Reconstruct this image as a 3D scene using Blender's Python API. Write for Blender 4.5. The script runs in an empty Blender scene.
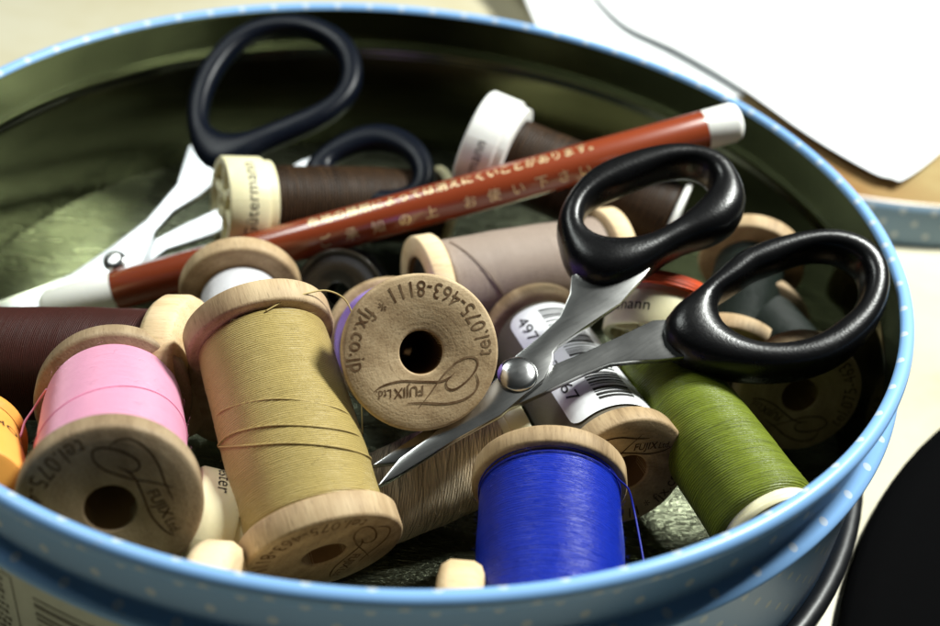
import bpy, bmesh, math, random
import numpy as np
from mathutils import Vector, Matrix

S = 0.01                      # one millimetre of the real place in scene units
rnd = random.Random(7)
PI = math.pi
sc = bpy.context.scene
col = sc.collection
V = Vector

# ------------------------------------------------------------------ objects
def empty(name, loc, rot=None, label=None, cat=None, group=None):
    o = bpy.data.objects.new(name, None)
    col.objects.link(o)
    m = Matrix.Translation(V(loc) * S)
    if rot is not None:
        m = m @ rot.to_4x4()
    o.matrix_world = m
    o.empty_display_size = 0.05
    if label: o['label'] = label
    if cat: o['category'] = cat
    if group: o['group'] = group
    return o

def tag(o, label, cat, group=None):
    o['label'] = label; o['category'] = cat
    if group: o['group'] = group
    return o

def obj(name, geo, mat, parent=None, smooth=True, uv=None, auto=None):
    """geo = (verts in mm, faces)"""
    verts, faces = geo[0], geo[1]
    me = bpy.data.meshes.new(name)
    me.from_pydata([(v[0] * S, v[1] * S, v[2] * S) for v in verts], [], faces)
    uvs = geo[2] if len(geo) > 2 else uv
    if uvs is not None:
        lay = me.uv_layers.new(name='UVMap')
        for poly in me.polygons:
            us = [uvs[vi] for vi in poly.vertices]
            wrap = max(q[0] for q in us) - min(q[0] for q in us)
            for li, q in zip(poly.loop_indices, us):
                lay.data[li].uv = q
    me.update()
    if smooth:
        for p in me.polygons: p.use_smooth = True
        if auto is not None:
            try: me.set_sharp_from_angle(angle=math.radians(auto))
            except Exception: pass
    if isinstance(mat, (list, tuple)):
        for m in mat: me.materials.append(m)
    else:
        me.materials.append(mat)
    o = bpy.data.objects.new(name, me)
    col.objects.link(o)
    if parent is not None: o.parent = parent
    return o

def join(*geos):
    vs, fs, us = [], [], []
    hasuv = all(len(g) > 2 for g in geos)
    for g in geos:
        n = len(vs)
        vs += list(g[0]); fs += [tuple(i + n for i in f) for f in g[1]]
        if hasuv: us += list(g[2])
    return (vs, fs, us) if hasuv else (vs, fs)

def moved(g, M):
    return ([tuple(M @ V(v)) for v in g[0]],) + tuple(g[1:])

def lathe(prof, n=96, closed=False, jitter=0.0, seed=0):
    """prof: (radius, z) list revolved about z, uv in mm (u round, v along)"""
    vs, fs, us = [], [], []
    m = len(prof)
    arc = [0.0]
    for a, b in zip(prof, prof[1:]):
        arc.append(arc[-1] + math.hypot(b[0] - a[0], b[1] - a[1]))
    rmax = max(p[0] for p in prof)
    rr = random.Random(seed)
    ph = [rr.uniform(0, 6.28) for _ in range(4)]
    for i in range(n + 1):                       # seam duplicated so the uv is clean
        t = 2 * PI * i / n
        k = 1 + jitter * (math.sin(2 * t + ph[0]) + .6 * math.sin(3 * t + ph[1]) + .4 * math.sin(7 * t + ph[2]))
        for j, (r_, z) in enumerate(prof):
            vs.append((r_ * k * math.cos(t), r_ * k * math.sin(t), z)); us.append((t * rmax, arc[j]))
    mm = m if closed else m - 1
    for i in range(n):
        for j in range(mm):
            a = i * m + j; b = i * m + (j + 1) % m
            fs.append((a, b + 0, b + m, a + m))
    # orientation: outward for profiles running with rising z on the outside
    fs = [tuple(reversed(f)) for f in fs]
    return vs, fs, us

def catmull(pts, k=8, closed=False):
    P = [V(p) if len(p) == 3 else V((p[0], p[1], 0)) for p in pts]
    n = len(P); out = []
    rng = range(n if closed else n - 1)
    for i in rng:
        if closed:
            p0, p1, p2, p3 = P[i - 1], P[i], P[(i + 1) % n], P[(i + 2) % n]
        else:
            p0, p1, p2, p3 = P[max(i - 1, 0)], P[i], P[i + 1], P[min(i + 2, n - 1)]
        for q in range(k):
            t = q / k
            out.append(0.5 * ((2 * p1) + (p2 - p0) * t + (2 * p0 - 5 * p1 + 4 * p2 - p3) * t * t + (3 * p1 - p0 - 3 * p2 + p3) * t ** 3))
    if not closed: out.append(P[-1])
    return out

def tube(path, rad, n=8):
    path = [V(p) for p in path]
    vs, fs, us = [], [], []
    up = V((0.31, 0.42, 0.85)); L = 0
    for i, p in enumerate(path):
        d = (path[min(i + 1, len(path) - 1)] - path[max(i - 1, 0)]).normalized()
        a = d.cross(up)
        if a.length < 1e-4: a = d.cross(V((1, 0, 0)))
        a.normalize(); b = d.cross(a)
        up = b.cross(d) * -1 if False else up
        rr = rad(i / (len(path) - 1)) if callable(rad) else rad
        if i: L += (p - path[i - 1]).length
        for k in range(n):
            t = 2 * PI * k / n
            q = p + (a * math.cos(t) + b * math.sin(t)) * rr
            vs.append(tuple(q)); us.append((k / n * 2 * PI * rr, L))
    for i in range(len(path) - 1):
        for k in range(n):
            fs.append((i * n + k, i * n + (k + 1) % n, (i + 1) * n + (k + 1) % n, (i + 1) * n + k))
    fs.append(tuple(reversed(range(n)))); fs.append(tuple((len(path) - 1) * n + k for k in range(n)))
    return vs, fs, us

def extrude(poly, z0, z1, bevel=0.15):
    """flat plate with the outline poly, softened edges"""
    bm = bmesh.new()
    area = sum(poly[i - 1][0] * poly[i][1] - poly[i][0] * poly[i - 1][1] for i in range(len(poly)))
    if area < 0: poly = list(reversed(poly))
    vv = [bm.verts.new((p[0], p[1], z0)) for p in poly]
    f = bm.faces.new(vv)
    r = bmesh.ops.extrude_face_region(bm, geom=[f])
    up = [g for g in r['geom'] if isinstance(g, bmesh.types.BMVert)]
    for v in up: v.co.z = z1
    bmesh.ops.recalc_face_normals(bm, faces=bm.faces[:])
    if bevel:
        ed = [e for e in bm.edges if abs(e.verts[0].co.z - e.verts[1].co.z) < 1e-6]
        bmesh.ops.bevel(bm, geom=ed, offset=bevel, segments=2, affect='EDGES', profile=0.6)
    bmesh.ops.triangulate(bm, faces=[f for f in bm.faces if len(f.verts) > 4])
    bm.verts.index_update()
    g = ([tuple(v.co) for v in bm.verts], [tuple(v.index for v in f.verts) for f in bm.faces])
    bm.free()
    return g

# ------------------------------------------------------------------ lettering (flat 2D mesh of a string)
def text2d(s, size, spacing=1.0, align='LEFT', bold=0.0):
    cu = bpy.data.curves.new('lettering', 'FONT')
    cu.body = s; cu.size = size; cu.space_character = spacing; cu.align_x = align
    cu.resolution_u = 4; cu.fill_mode = 'FRONT'; cu.offset = bold
    o = bpy.data.objects.new('lettering', cu)
    col.objects.link(o)
    dg = bpy.context.evaluated_depsgraph_get(); dg.update()
    ev = o.evaluated_get(dg)
    me = ev.to_mesh()
    vs = [(v.co.x, v.co.y) for v in me.vertices]
    fs = [tuple(p.vertices) for p in me.polygons]
    ev.to_mesh_clear()
    bpy.data.objects.remove(o); bpy.data.curves.remove(cu)
    # split long edges so that the letters bend with the surface
    bm = bmesh.new()
    bv = [bm.verts.new((v[0], v[1], 0)) for v in vs]
    for f in fs:
        try: bm.faces.new([bv[i] for i in f])
        except ValueError: pass
    lim = size * 0.3
    for _ in range(2):
        e = [e for e in bm.edges if e.calc_length() > lim]
        if not e: break
        bmesh.ops.subdivide_edges(bm, edges=e, cuts=1)
        bmesh.ops.triangulate(bm, faces=[f for f in bm.faces if len(f.verts) > 3])
    bm.verts.index_update()
    out = ([(v.co.x, v.co.y) for v in bm.verts], [tuple(v.index for v in f.verts) for f in bm.faces])
    bm.free()
    # all letters face +z
    def ar(f):
        p = [out[0][i] for i in f]
        return sum(p[i - 1][0] * p[i][1] - p[i][0] * p[i - 1][1] for i in range(len(p)))
    return out[0], [f if ar(f) > 0 else tuple(reversed(f)) for f in out[1]]

def width2d(g):
    xs = [v[0] for v in g[0]]
    return (min(xs), max(xs)) if xs else (0, 0)

def mapped(g, fn):
    return [fn(*v) for v in g[0]], g[1]

def ribbon(pts, w, z, k=8, taper=True):
    P = catmull(pts, k); vs, fs = [], []
    for i, p in enumerate(P):
        d = (P[min(i + 1, len(P) - 1)] - P[max(i - 1, 0)]).normalized()
        nrm = V((-d.y, d.x, 0)); t = i / (len(P) - 1)
        ww = w * (0.35 + 0.65 * min(1, 5 * t, 5 * (1 - t))) if taper else w
        vs += [tuple(p + nrm * ww / 2 + V((0, 0, z))), tuple(p - nrm * ww / 2 + V((0, 0, z)))]
    for i in range(len(P) - 1):
        fs.append((2 * i, 2 * i + 1, 2 * i + 3, 2 * i + 2))
    return vs, fs

# ------------------------------------------------------------------ materials
class N:
    def __init__(self, name):
        self.m = bpy.data.materials.new(name); self.m.use_nodes = True
        self.t = self.m.node_tree; self.b = self.t.nodes['Principled BSDF']
    def n(self, typ, **kw):
        x = self.t.nodes.new(typ)
        for k, v in kw.items():
            if k.startswith('i_'):
                x.inputs[k[2:].replace('_', ' ')].default_value = v
            else: setattr(x, k, v)
        return x
    def l(self, a, b): self.t.links.new(a, b)
    def math(self, op, a, b=None, clamp=False):
        x = self.n('ShaderNodeMath', operation=op, use_clamp=clamp)
        for i, q in enumerate((a, b)):
            if q is None: continue
            if isinstance(q, (int, float)): x.inputs[i].default_value = q
            else: self.l(q, x.inputs[i])
        return x.outputs[0]
    def mix(self, fac, a, b, blend='MIX'):
        x = self.n('ShaderNodeMix', data_type='RGBA', blend_type=blend)
        for key, q in ((0, fac), (6, a), (7, b)):
            if isinstance(q, (int, float)): x.inputs[key].default_value = q
            elif isinstance(q, tuple): x.inputs[key].default_value = (*q[:3], 1)
            else: self.l(q, x.inputs[key])
        return x.outputs[2]
    def ramp(self, fac, stops):
        x = self.n('ShaderNodeValToRGB')
        e = x.color_ramp.elements
        while len(e) < len(stops): e.new(0.5)
        for el, (p, c) in zip(e, stops):
            el.position = p; el.color = (*c, 1) if isinstance(c, tuple) else (c, c, c, 1)
        self.l(fac, x.inputs[0]); return x.outputs[0]
    def noise(self, vec, scale, detail=4, rough=0.55, dist=0.0):
        x = self.n('ShaderNodeTexNoise')
        x.inputs['Scale'].default_value = scale; x.inputs['Detail'].default_value = detail
        x.inputs['Roughness'].default_value = rough; x.inputs['Distortion'].default_value = dist
        if vec is not None: self.l(vec, x.inputs['Vector'])
        return x.outputs[0]
    def mapping(self, vec, scale=(1, 1, 1), loc=None):
        x = self.n('ShaderNodeMapping'); x.inputs['Scale'].default_value = scale
        if loc is not None:
            if isinstance(loc, tuple): x.inputs['Location'].default_value = loc
            else: self.l(loc, x.inputs['Location'])
        self.l(vec, x.inputs['Vector']); return x.outputs[0]
    def coord(self, which='Object'):
        return self.n('ShaderNodeTexCoord').outputs[which]
    def bump(self, h, strength, dist, prev=None):
        x = self.n('ShaderNodeBump'); x.inputs['Strength'].default_value = strength; x.inputs['Distance'].default_value = dist
        self.l(h, x.inputs['Height'])
        if prev is not None: self.l(prev, x.inputs['Normal'])
        return x.outputs[0]
    def set(self, **kw):
        for k, v in kw.items():
            k = k.replace('_', ' ')
            s = self.b.inputs[k]
            if isinstance(v, (int, float)): s.default_value = v
            elif isinstance(v, tuple): s.default_value = (*v[:3], 1)
            else: self.l(v, s)
        return self
    def normal(self, v): self.l(v, self.b.inputs['Normal'])

def rnd_loc(M):
    oi = M.n('ShaderNodeObjectInfo')
    c = M.n('ShaderNodeCombineXYZ')
    for i, k in enumerate((37.0, 91.0, 53.0)):
        M.l(M.math('MULTIPLY', oi.outputs['Random'], k), c.inputs[i])
    return c.outputs[0], oi.outputs['Random']

def wood_mat(name, light, mid, dark):
    M = N(name); co = M.coord()
    loc, rn = rnd_loc(M)
    big = M.noise(M.mapping(co, (9, 9, 3), loc), 1.0, 3)
    streak = M.noise(M.mapping(co, (170, 170, 14), loc), 1.0, 5, 0.65)
    fib = M.noise(M.mapping(co, (40, 320, 30), loc), 1.0, 4, 0.7)
    # growth rings seen on the turned faces
    w = M.n('ShaderNodeTexWave', wave_type='BANDS', bands_direction='DIAGONAL')
    w.inputs['Scale'].default_value = 6; w.inputs['Distortion'].default_value = 5; w.inputs['Detail'].default_value = 3
    w.inputs['Detail Scale'].default_value = 1.2
    M.l(M.mapping(co, (1.4, 2.2, 0.35), loc), w.inputs['Vector'])
    a = M.math('ADD', M.math('MULTIPLY', big, 0.60), M.math('MULTIPLY', streak, 0.22))
    a = M.math('ADD', a, M.math('MULTIPLY', fib, 0.22))
    a = M.math('ADD', a, M.math('MULTIPLY', w.outputs[1] if False else w.outputs['Fac'], 0.07))
    a = M.math('ADD', a, M.math('MULTIPLY', M.math('SUBTRACT', rn, 0.5), 0.10))
    # fine concentric marks of the turning tool
    sp = M.n('ShaderNodeSeparateXYZ'); M.l(co, sp.inputs[0])
    rad = M.math('SQRT', M.math('ADD', M.math('MULTIPLY', sp.outputs[0], sp.outputs[0]), M.math('MULTIPLY', sp.outputs[1], sp.outputs[1])))
    cr = M.n('ShaderNodeCombineXYZ'); M.l(M.math('MULTIPLY', rad, 150.0), cr.inputs[0]); M.l(M.math('MULTIPLY', rn, 40.0), cr.inputs[1])
    marks = M.noise(cr.outputs[0], 1.0, 2, 0.6)
    a = M.math('ADD', a, M.math('MULTIPLY', M.math('SUBTRACT', marks, 0.5), 0.16))
    c = M.ramp(a, [(0.34, dark), (0.52, mid), (0.70, light)])
    pores = M.noise(M.mapping(co, (260, 260, 40), loc), 1.0, 2, 0.5)
    c = M.mix(M.math('MULTIPLY', M.ramp(pores, [(0.60, 0.0), (0.70, 1.0)]), 0.35), c, tuple(k * 0.55 for k in dark))
    M.set(Base_Color=c, Roughness=0.62, Specular_IOR_Level=0.28)
    h = M.math('ADD', M.math('ADD', M.math('MULTIPLY', streak, 0.7), M.math('MULTIPLY', pores, -0.5)), M.math('MULTIPLY', marks, 0.6))
    M.normal(M.bump(h, 0.5, 0.0016))
    return M.m

WOOD = wood_mat('turned_wood', (0.56, 0.42, 0.25), (0.40, 0.28, 0.155), (0.20, 0.13, 0.064))
WOOD_PALE = wood_mat('pale_wood', (0.80, 0.63, 0.40), (0.69, 0.51, 0.29), (0.50, 0.34, 0.17))

def flat_mat(name, c, rough=0.6, spec=0.3, metal=0.0, coat=0.0):
    M = N(name); co = M.coord()
    k = M.noise(co, 40, 4)
    cc = M.mix(k, tuple(x * 0.86 for x in c), tuple(min(1, x * 1.08) for x in c))
    M.set(Base_Color=cc, Roughness=rough, Specular_IOR_Level=spec, Metallic=metal, Coat_Weight=coat)
    M.normal(M.bump(M.noise(co, 160, 3), 0.12, 0.0015))
    return M.m

def stamp_mat(name, dark, faint):
    M = N(name); co = M.coord()
    k = M.noise(co, 22, 4, 0.7)
    M.set(Base_Color=M.ramp(k, [(0.42, dark), (0.66, faint)]), Roughness=0.8, Specular_IOR_Level=0.1)
    return M.m
WOOD_SHADED = wood_mat('shaded_wood', (0.40, 0.30, 0.185), (0.29, 0.205, 0.12), (0.17, 0.112, 0.06))  # darker copy of the turned wood, shade on the spool ends put into its colour
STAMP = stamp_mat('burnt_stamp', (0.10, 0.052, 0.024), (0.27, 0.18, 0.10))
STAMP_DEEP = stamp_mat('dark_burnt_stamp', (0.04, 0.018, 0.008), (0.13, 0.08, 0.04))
HOLE = flat_mat('hole_wall', (0.16, 0.085, 0.035), 0.8, 0.1)

def thread_mat(name, c, pitch=0.30, tilt=0.02, rough=0.42, fuzz=0.25, contrast=0.5, spec=0.45, cross=0.0, tint=None):
    sw = 0.10 if cross else 0.34
    """wound sewing thread: fine turns round the spool, UV in mm"""
    M = N(name); uv = M.coord('UV')
    sep = M.n('ShaderNodeSeparateXYZ'); M.l(uv, sep.inputs[0])
    u, v = sep.outputs[0], sep.outputs[1]
    wob = M.noise(M.mapping(uv, (0.10, 0.6, 1)), 1.0, 3)
    vv = M.math('ADD', M.math('ADD', v, M.math('MULTIPLY', u, tilt)), M.math('MULTIPLY', wob, 1.2 * pitch))
    s = M.math('SINE', M.math('MULTIPLY', vv, 2 * PI / pitch))
    s = M.math('ADD', M.math('MULTIPLY', s, 0.5), 0.5)
    # twist of the yarn: short slanted flecks
    c2 = M.n('ShaderNodeCombineXYZ'); M.l(M.math('ADD', M.math('MULTIPLY', u, 2.6), M.math('MULTIPLY', v, 5.0)), c2.inputs[0])
    M.l(M.math('MULTIPLY', vv, 1 / pitch), c2.inputs[1])
    fleck = M.noise(c2.outputs[0], 1.0, 2, 0.6)
    turn = M.noise(M.mapping(uv, (0.03, 2.6, 1)), 1.0, 4, 0.6)      # each turn a little lighter or darker
    blot = M.noise(M.mapping(uv, (0.10, 0.12, 1)), 1.0, 3)
    dark = tuple(x * (1 - contrast) for x in c)
    lite = tuple(min(1, x * (1 + 0.35 * contrast) + 0.01 * fuzz) for x in c)
    f = M.math('ADD', M.math('MULTIPLY', s, sw), M.math('ADD', M.math('MULTIPLY', fleck, 0.42), 0.5 * (0.34 - sw)))
    f = M.math('ADD', f, M.math('MULTIPLY', turn, 0.40))
    f = M.math('ADD', f, M.math('MULTIPLY', M.math('SUBTRACT', blot, 0.5), 0.30))
    if cross:
        # single turns laid across the others at a few angles, some of them dark gaps
        for ang, sc1 in ((tilt + 0.10, 2.3), (tilt - 0.12, 1.7), (tilt * .5, 3.6)):
            c3 = M.n('ShaderNodeCombineXYZ'); M.l(M.math('MULTIPLY', u, 0.035), c3.inputs[0])
            M.l(M.math('MULTIPLY', M.math('ADD', v, M.math('MULTIPLY', u, ang)), sc1), c3.inputs[1])
            nz = M.noise(c3.outputs[0], 1.0, 3, 0.7)
            f = M.math('SUBTRACT', f, M.math('MULTIPLY', M.ramp(nz, [(0.56, 0.0), (0.66, 1.0)]), cross))
            f = M.math('ADD', f, M.math('MULTIPLY', M.ramp(nz, [(0.34, 1.0), (0.44, 0.0)]), cross * .6))
    cc = M.mix(M.math('SUBTRACT', f, 0.12, True), dark, lite)
    if tint is not None:
        cc = M.mix(M.ramp(blot, [(0.45, 0.0), (0.65, 1.0)]), cc, tint)
    M.set(Base_Color=cc, Roughness=rough, Specular_IOR_Level=spec, Sheen_Weight=fuzz, Sheen_Roughness=0.4)
    M.b.inputs['Sheen Tint'].default_value = (*[min(1, x * 0.7 + 0.3) for x in c], 1)
    h = M.math('ADD', s, M.math('MULTIPLY', fleck, 0.8))
    h = M.math('ADD', h, M.math('MULTIPLY', turn, 1.3))
    M.normal(M.bump(h, 0.75, 0.0013))
    return M.m

T = dict(
    gold=thread_mat('gold_thread', (0.45, 0.335, 0.105), 0.36, 0.05, 0.45, 0.3, 0.38),
    pink=thread_mat('pink_thread', (0.84, 0.36, 0.53), 0.42, 0.03, 0.45, 0.35, 0.3),
    blue=thread_mat('blue_thread', (0.004, 0.026, 0.46), 0.46, 0.05, 0.36, 0.0, 0.75, 0.42),
    green=thread_mat('green_thread', (0.17, 0.215, 0.014), 0.45, 0.12, 0.42, 0.1, 0.62, 0.35, 0.26),
    brown=thread_mat('brown_thread', (0.044, 0.022, 0.009), 0.7, 0.05, 0.5, 0.0, 0.95, 0.16, 0.4),
    wine=thread_mat('wine_thread', (0.062, 0.016, 0.012), 0.34, 0.03, 0.5, 0.0, 0.6, 0.18),
    taupe=thread_mat('taupe_thread', (0.37, 0.285, 0.23), 0.30, 0.02, 0.5, 0.25, 0.25),
    beige=thread_mat('beige_thread', (0.74, 0.61, 0.42), 0.5, 0.5, 0.5, 0.15, 0.7, 0.35, 0.8),
    grey=thread_mat('grey_thread', (0.16, 0.135, 0.095), 0.30, 0.02, 0.4, 0.1, 0.3, 0.4),
    purple=thread_mat('purple_thread', (0.30, 0.16, 0.66), 0.30, 0.02, 0.5, 0.3, 0.3),
    white=thread_mat('white_thread', (0.80, 0.80, 0.84), 0.30, 0.02, 0.5, 0.3, 0.2),
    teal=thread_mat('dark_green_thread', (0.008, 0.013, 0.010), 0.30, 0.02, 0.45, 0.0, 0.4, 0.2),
    red=thread_mat('red_thread', (0.90, 0.10, 0.015), 0.30, 0.02, 0.45, 0.2, 0.35),
    black=thread_mat('black_thread', (0.012, 0.011, 0.012), 0.30, 0.02, 0.5, 0.1, 0.4),
    olive=thread_mat('olive_thread', (0.25, 0.22, 0.05), 0.3, 0.02, 0.45, 0.2, 0.4),
)

def plastic(name, c, rough=0.35, sss=0.0):
    M = N(name); co = M.coord()
    k = M.noise(co, 14, 4)
    cc = M.mix(k, tuple(x * 0.9 for x in c), tuple(min(1, x * 1.05) for x in c))
    M.set(Base_Color=cc, Roughness=M.math('ADD', M.math('MULTIPLY', M.noise(co, 60, 3), 0.15), rough - 0.07), Specular_IOR_Level=0.5)
    if sss:
        M.set(Subsurface_Weight=sss, Subsurface_Scale=0.02)
        M.b.inputs['Subsurface Radius'].default_value = (1, 0.8, 0.5)
    M.normal(M.bump(M.noise(co, 90, 3), 0.10, 0.002))
    return M.m
CREAM = plastic('cream_plastic', (0.80, 0.74, 0.47), 0.4, 0.15)
WHITEP = plastic('white_plastic', (0.84, 0.84, 0.80), 0.35, 0.1)
ORANGE = plastic('orange_plastic', (0.86, 0.40, 0.08), 0.35)
BLACKP = plastic('black_plastic', (0.010, 0.010, 0.011), 0.3)
PRINT = flat_mat('black_print', (0.015, 0.014, 0.013), 0.6)
PRINT_GREY = flat_mat('grey_print', (0.16, 0.15, 0.12), 0.7)

def handle_mat(name, c, rough, spec=0.28):
    M = N(name); co = M.coord()
    g = M.noise(co, 170, 3, 0.6)
    sp = M.ramp(M.noise(co, 75, 3, 0.7), [(0.66, 0.0), (0.76, 1.0)])
    cc = M.mix(M.math('MULTIPLY', sp, 0.25), c, tuple(k * 3 + .02 for k in c))
    M.set(Base_Color=cc, Roughness=M.math('ADD', M.math('MULTIPLY', M.noise(co, 20, 4), 0.16), rough - 0.08), Specular_IOR_Level=spec)
    M.normal(M.bump(g, 0.30, 0.0013))
    return M.m
HANDLE_BLACK = handle_mat('black_handle_plastic', (0.004, 0.004, 0.0045), 0.29)
HANDLE_NAVY = handle_mat('navy_handle_plastic', (0.002, 0.0035, 0.008), 0.36, 0.16)

def steel(name, c, rough, ang=0.0):
    M = N(name); co = M.coord()
    st = M.noise(M.mapping(co, (26, 260, 26)), 1.0, 4, 0.6)
    sm = M.noise(co, 9, 4, 0.6)
    cc = M.mix(sm, tuple(k * 0.86 for k in c), c)
    r_ = M.math('ADD', M.math('MULTIPLY', st, 0.05), M.math('ADD', M.math('MULTIPLY', sm, 0.07), rough - 0.10))
    M.set(Base_Color=cc, Roughness=r_, Metallic=1.0)
    sc_ = M.ramp(M.noise(M.mapping(co, (60, 60, 60)), 1.0, 5, 0.75), [(0.60, 0.0), (0.72, 1.0)])
    M.normal(M.bump(M.math('ADD', st, M.math('MULTIPLY', sc_, .4)), 0.07, 0.0008))
    return M.m
STEEL = steel('brushed_steel', (0.46, 0.46, 0.45), 0.28)
STEEL_BRIGHT = steel('bright_steel', (0.62, 0.64, 0.66), 0.40)
SCREW = steel('polished_screw', (0.62, 0.62, 0.62), 0.27)

# ------------------------------------------------------------------ camera
F_PX, W_PX = 1120.0, 940.0
CAM = V((16.53691134, -187.85786062, 111.96407275))
RT = V((0.99250015, 0.07228298, 0.09858306)); UP = V((-0.1222434, 0.58686907, 0.80040068)); FW = V((0, 0.80644892, -0.59130376))
cd = bpy.data.cameras.new('camera')
cd.sensor_fit = 'HORIZONTAL'; cd.sensor_width = 36; cd.lens = F_PX / W_PX * 36
cd.clip_start = 0.05; cd.clip_end = 200
cam = bpy.data.objects.new('camera', cd); col.objects.link(cam)
R3 = Matrix((RT, UP, -FW)).transposed()
cam.matrix_world = Matrix.Translation(CAM * S) @ R3.to_4x4()
cd.dof.use_dof = True; cd.dof.focus_distance = 188 * S
cd.dof.aperture_fstop = (cd.lens / 1000) / (3.5 * S)
cd.dof.aperture_blades = 0
sc.camera = cam

def frame_for(axis_out, roll=0.0, ref=UP):
    """rotation whose z is axis_out (towards the viewer), y near camera up, rolled"""
    z = V(axis_out).normalized()
    y = (V(ref) - z * V(ref).dot(z)).normalized()
    x = y.cross(z)
    m = Matrix((x, y, z)).transposed()
    return m @ Matrix.Rotation(math.radians(roll), 3, 'Z')

# ------------------------------------------------------------------ wooden spools
def flange_prof(R, t, rh, bev, z0):
    """closed profile between z0 (outer side up, +z) and z0 - t"""
    b = bev
    return [(rh, z0 - t), (R - b * 1.4, z0 - t), (R - b * .5, z0 - t + b * .25), (R, z0 - t + b), (R, z0 - b), (R - b * 0.35, z0 - b * .3), (R - b, z0),
            (R * .75, z0 + .02), (rh + .35, z0), (rh + .08, z0 - .12), (rh, z0 - .35)]

def lathe_solid(prof, n=96, jitter=0.0, seed=0):
    return lathe(prof, n, closed=True, jitter=jitter, seed=seed)

def stamp_geo(R, z):
    g = []
    t = text2d('tel.075-463-8111 * fjx.co.jp', 1.0, 1.06)
    x0, x1 = width2d(t)
    rb = R * 0.905; span = math.radians(199); cap = 0.205 * R
    def bend(x, y):
        a = math.radians(-90) - span / 2 + span * (x - x0) / (x1 - x0)
        rr = rb - y * cap / 0.70
        return (rr * math.cos(a), rr * math.sin(a), z)
    g.append(mapped(t, bend))
    t = text2d('FUJIX', 1.0, 1.0, bold=0.012); t2 = text2d('Ltd.', 1.0, 1.0)
    def put(tt, xa, xb, ya, yb, ital=0.12):
        a, b = width2d(tt)
        def fn(x, y):
            yy = y / 0.72
            return ((xa + (xb - xa) * (x - a) / (b - a) + ital * yy * (yb - ya)) * R, (ya + (yb - ya) * yy) * R, z)
        return mapped(tt, fn)
    g.append(put(t, 0.02, 0.40, 0.415, 0.545)); g.append(put(t2, 0.43, 0.62, 0.415, 0.53))
    cv = lambda pts: [(-(x - 310) / 305 * R, (y - 312) / 305 * R) for x, y in pts]
    w = 0.024 * R
    g.append(ribbon(cv([(112, 440), (150, 421), (220, 412), (300, 424), (370, 432), (410, 421), (434, 403)]), w, z + .01))
    g.append(ribbon(cv([(278, 522), (330, 470), (380, 415), (440, 368), (490, 352), (524, 366), (518, 400), (480, 440), (430, 468), (400, 464), (394, 440), (415, 417)]), w, z + .02))
    g.append(ribbon(cv([(235, 500), (300, 506), (380, 520), (450, 514), (500, 490), (520, 455), (514, 418)]), w, z + .03))
    return join(*g)

def thread_prof(r0, za, zb, bulge=0.25, seed=1, r1=None):
    rr = random.Random(seed); n = 60; p = []
    ph = [rr.uniform(0, 6.28) for _ in range(4)]
    r1 = r0 if r1 is None else r1
    for i in range(n + 1):
        t = i / n
        e = min(t, 1 - t)
        edge = -1.2 * max(0, 1 - e / 0.02) ** 2 if True else 0
        k = r0 + (r1 - r0) * t + bulge * math.sin(PI * t) + 0.05 * math.sin(9 * t + ph[0]) + 0.035 * math.sin(23 * t + ph[1]) + 0.02 * rr.uniform(-1, 1)
        p.append((k + edge, za + (zb - za) * t))
    return p

def strand(parent, name, r, turns, mat, thick=0.16, k=10):
    """a loose end lying on a wound cylinder; turns = [(angle deg, z, extra radius)]"""
    pts = []
    for a, z, ex in turns:
        a = math.radians(a); pts.append(((r + ex) * math.cos(a), (r + ex) * math.sin(a), z))
    return obj(name, tube(catmull(pts, k), thick, 6), mat, parent)

def fuzz_geo(r, za, zb, n, seed, ln=1.2, th=0.017, lift=0.9):
    rr = random.Random(seed); gs = []
    for _ in range(n):
        a = rr.uniform(0, 2 * PI); z = rr.uniform(min(za, zb) + .5, max(za, zb) - .5)
        L = ln * rr.uniform(0.4, 1.5); da = rr.choice((-1, 1)) * L / r; dz = rr.uniform(-.6, .6) * L
        h = lift * rr.uniform(.2, 1.0)
        pts = [((r + q) * math.cos(a + da * t), (r + q) * math.sin(a + da * t), z + dz * t) for t, q in ((0, 0), (.4, h * .7), (.75, h), (1, h * rr.uniform(.4, 1.3)))]
        gs.append(tube(pts, th, 3))
    return join(*gs)

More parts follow.
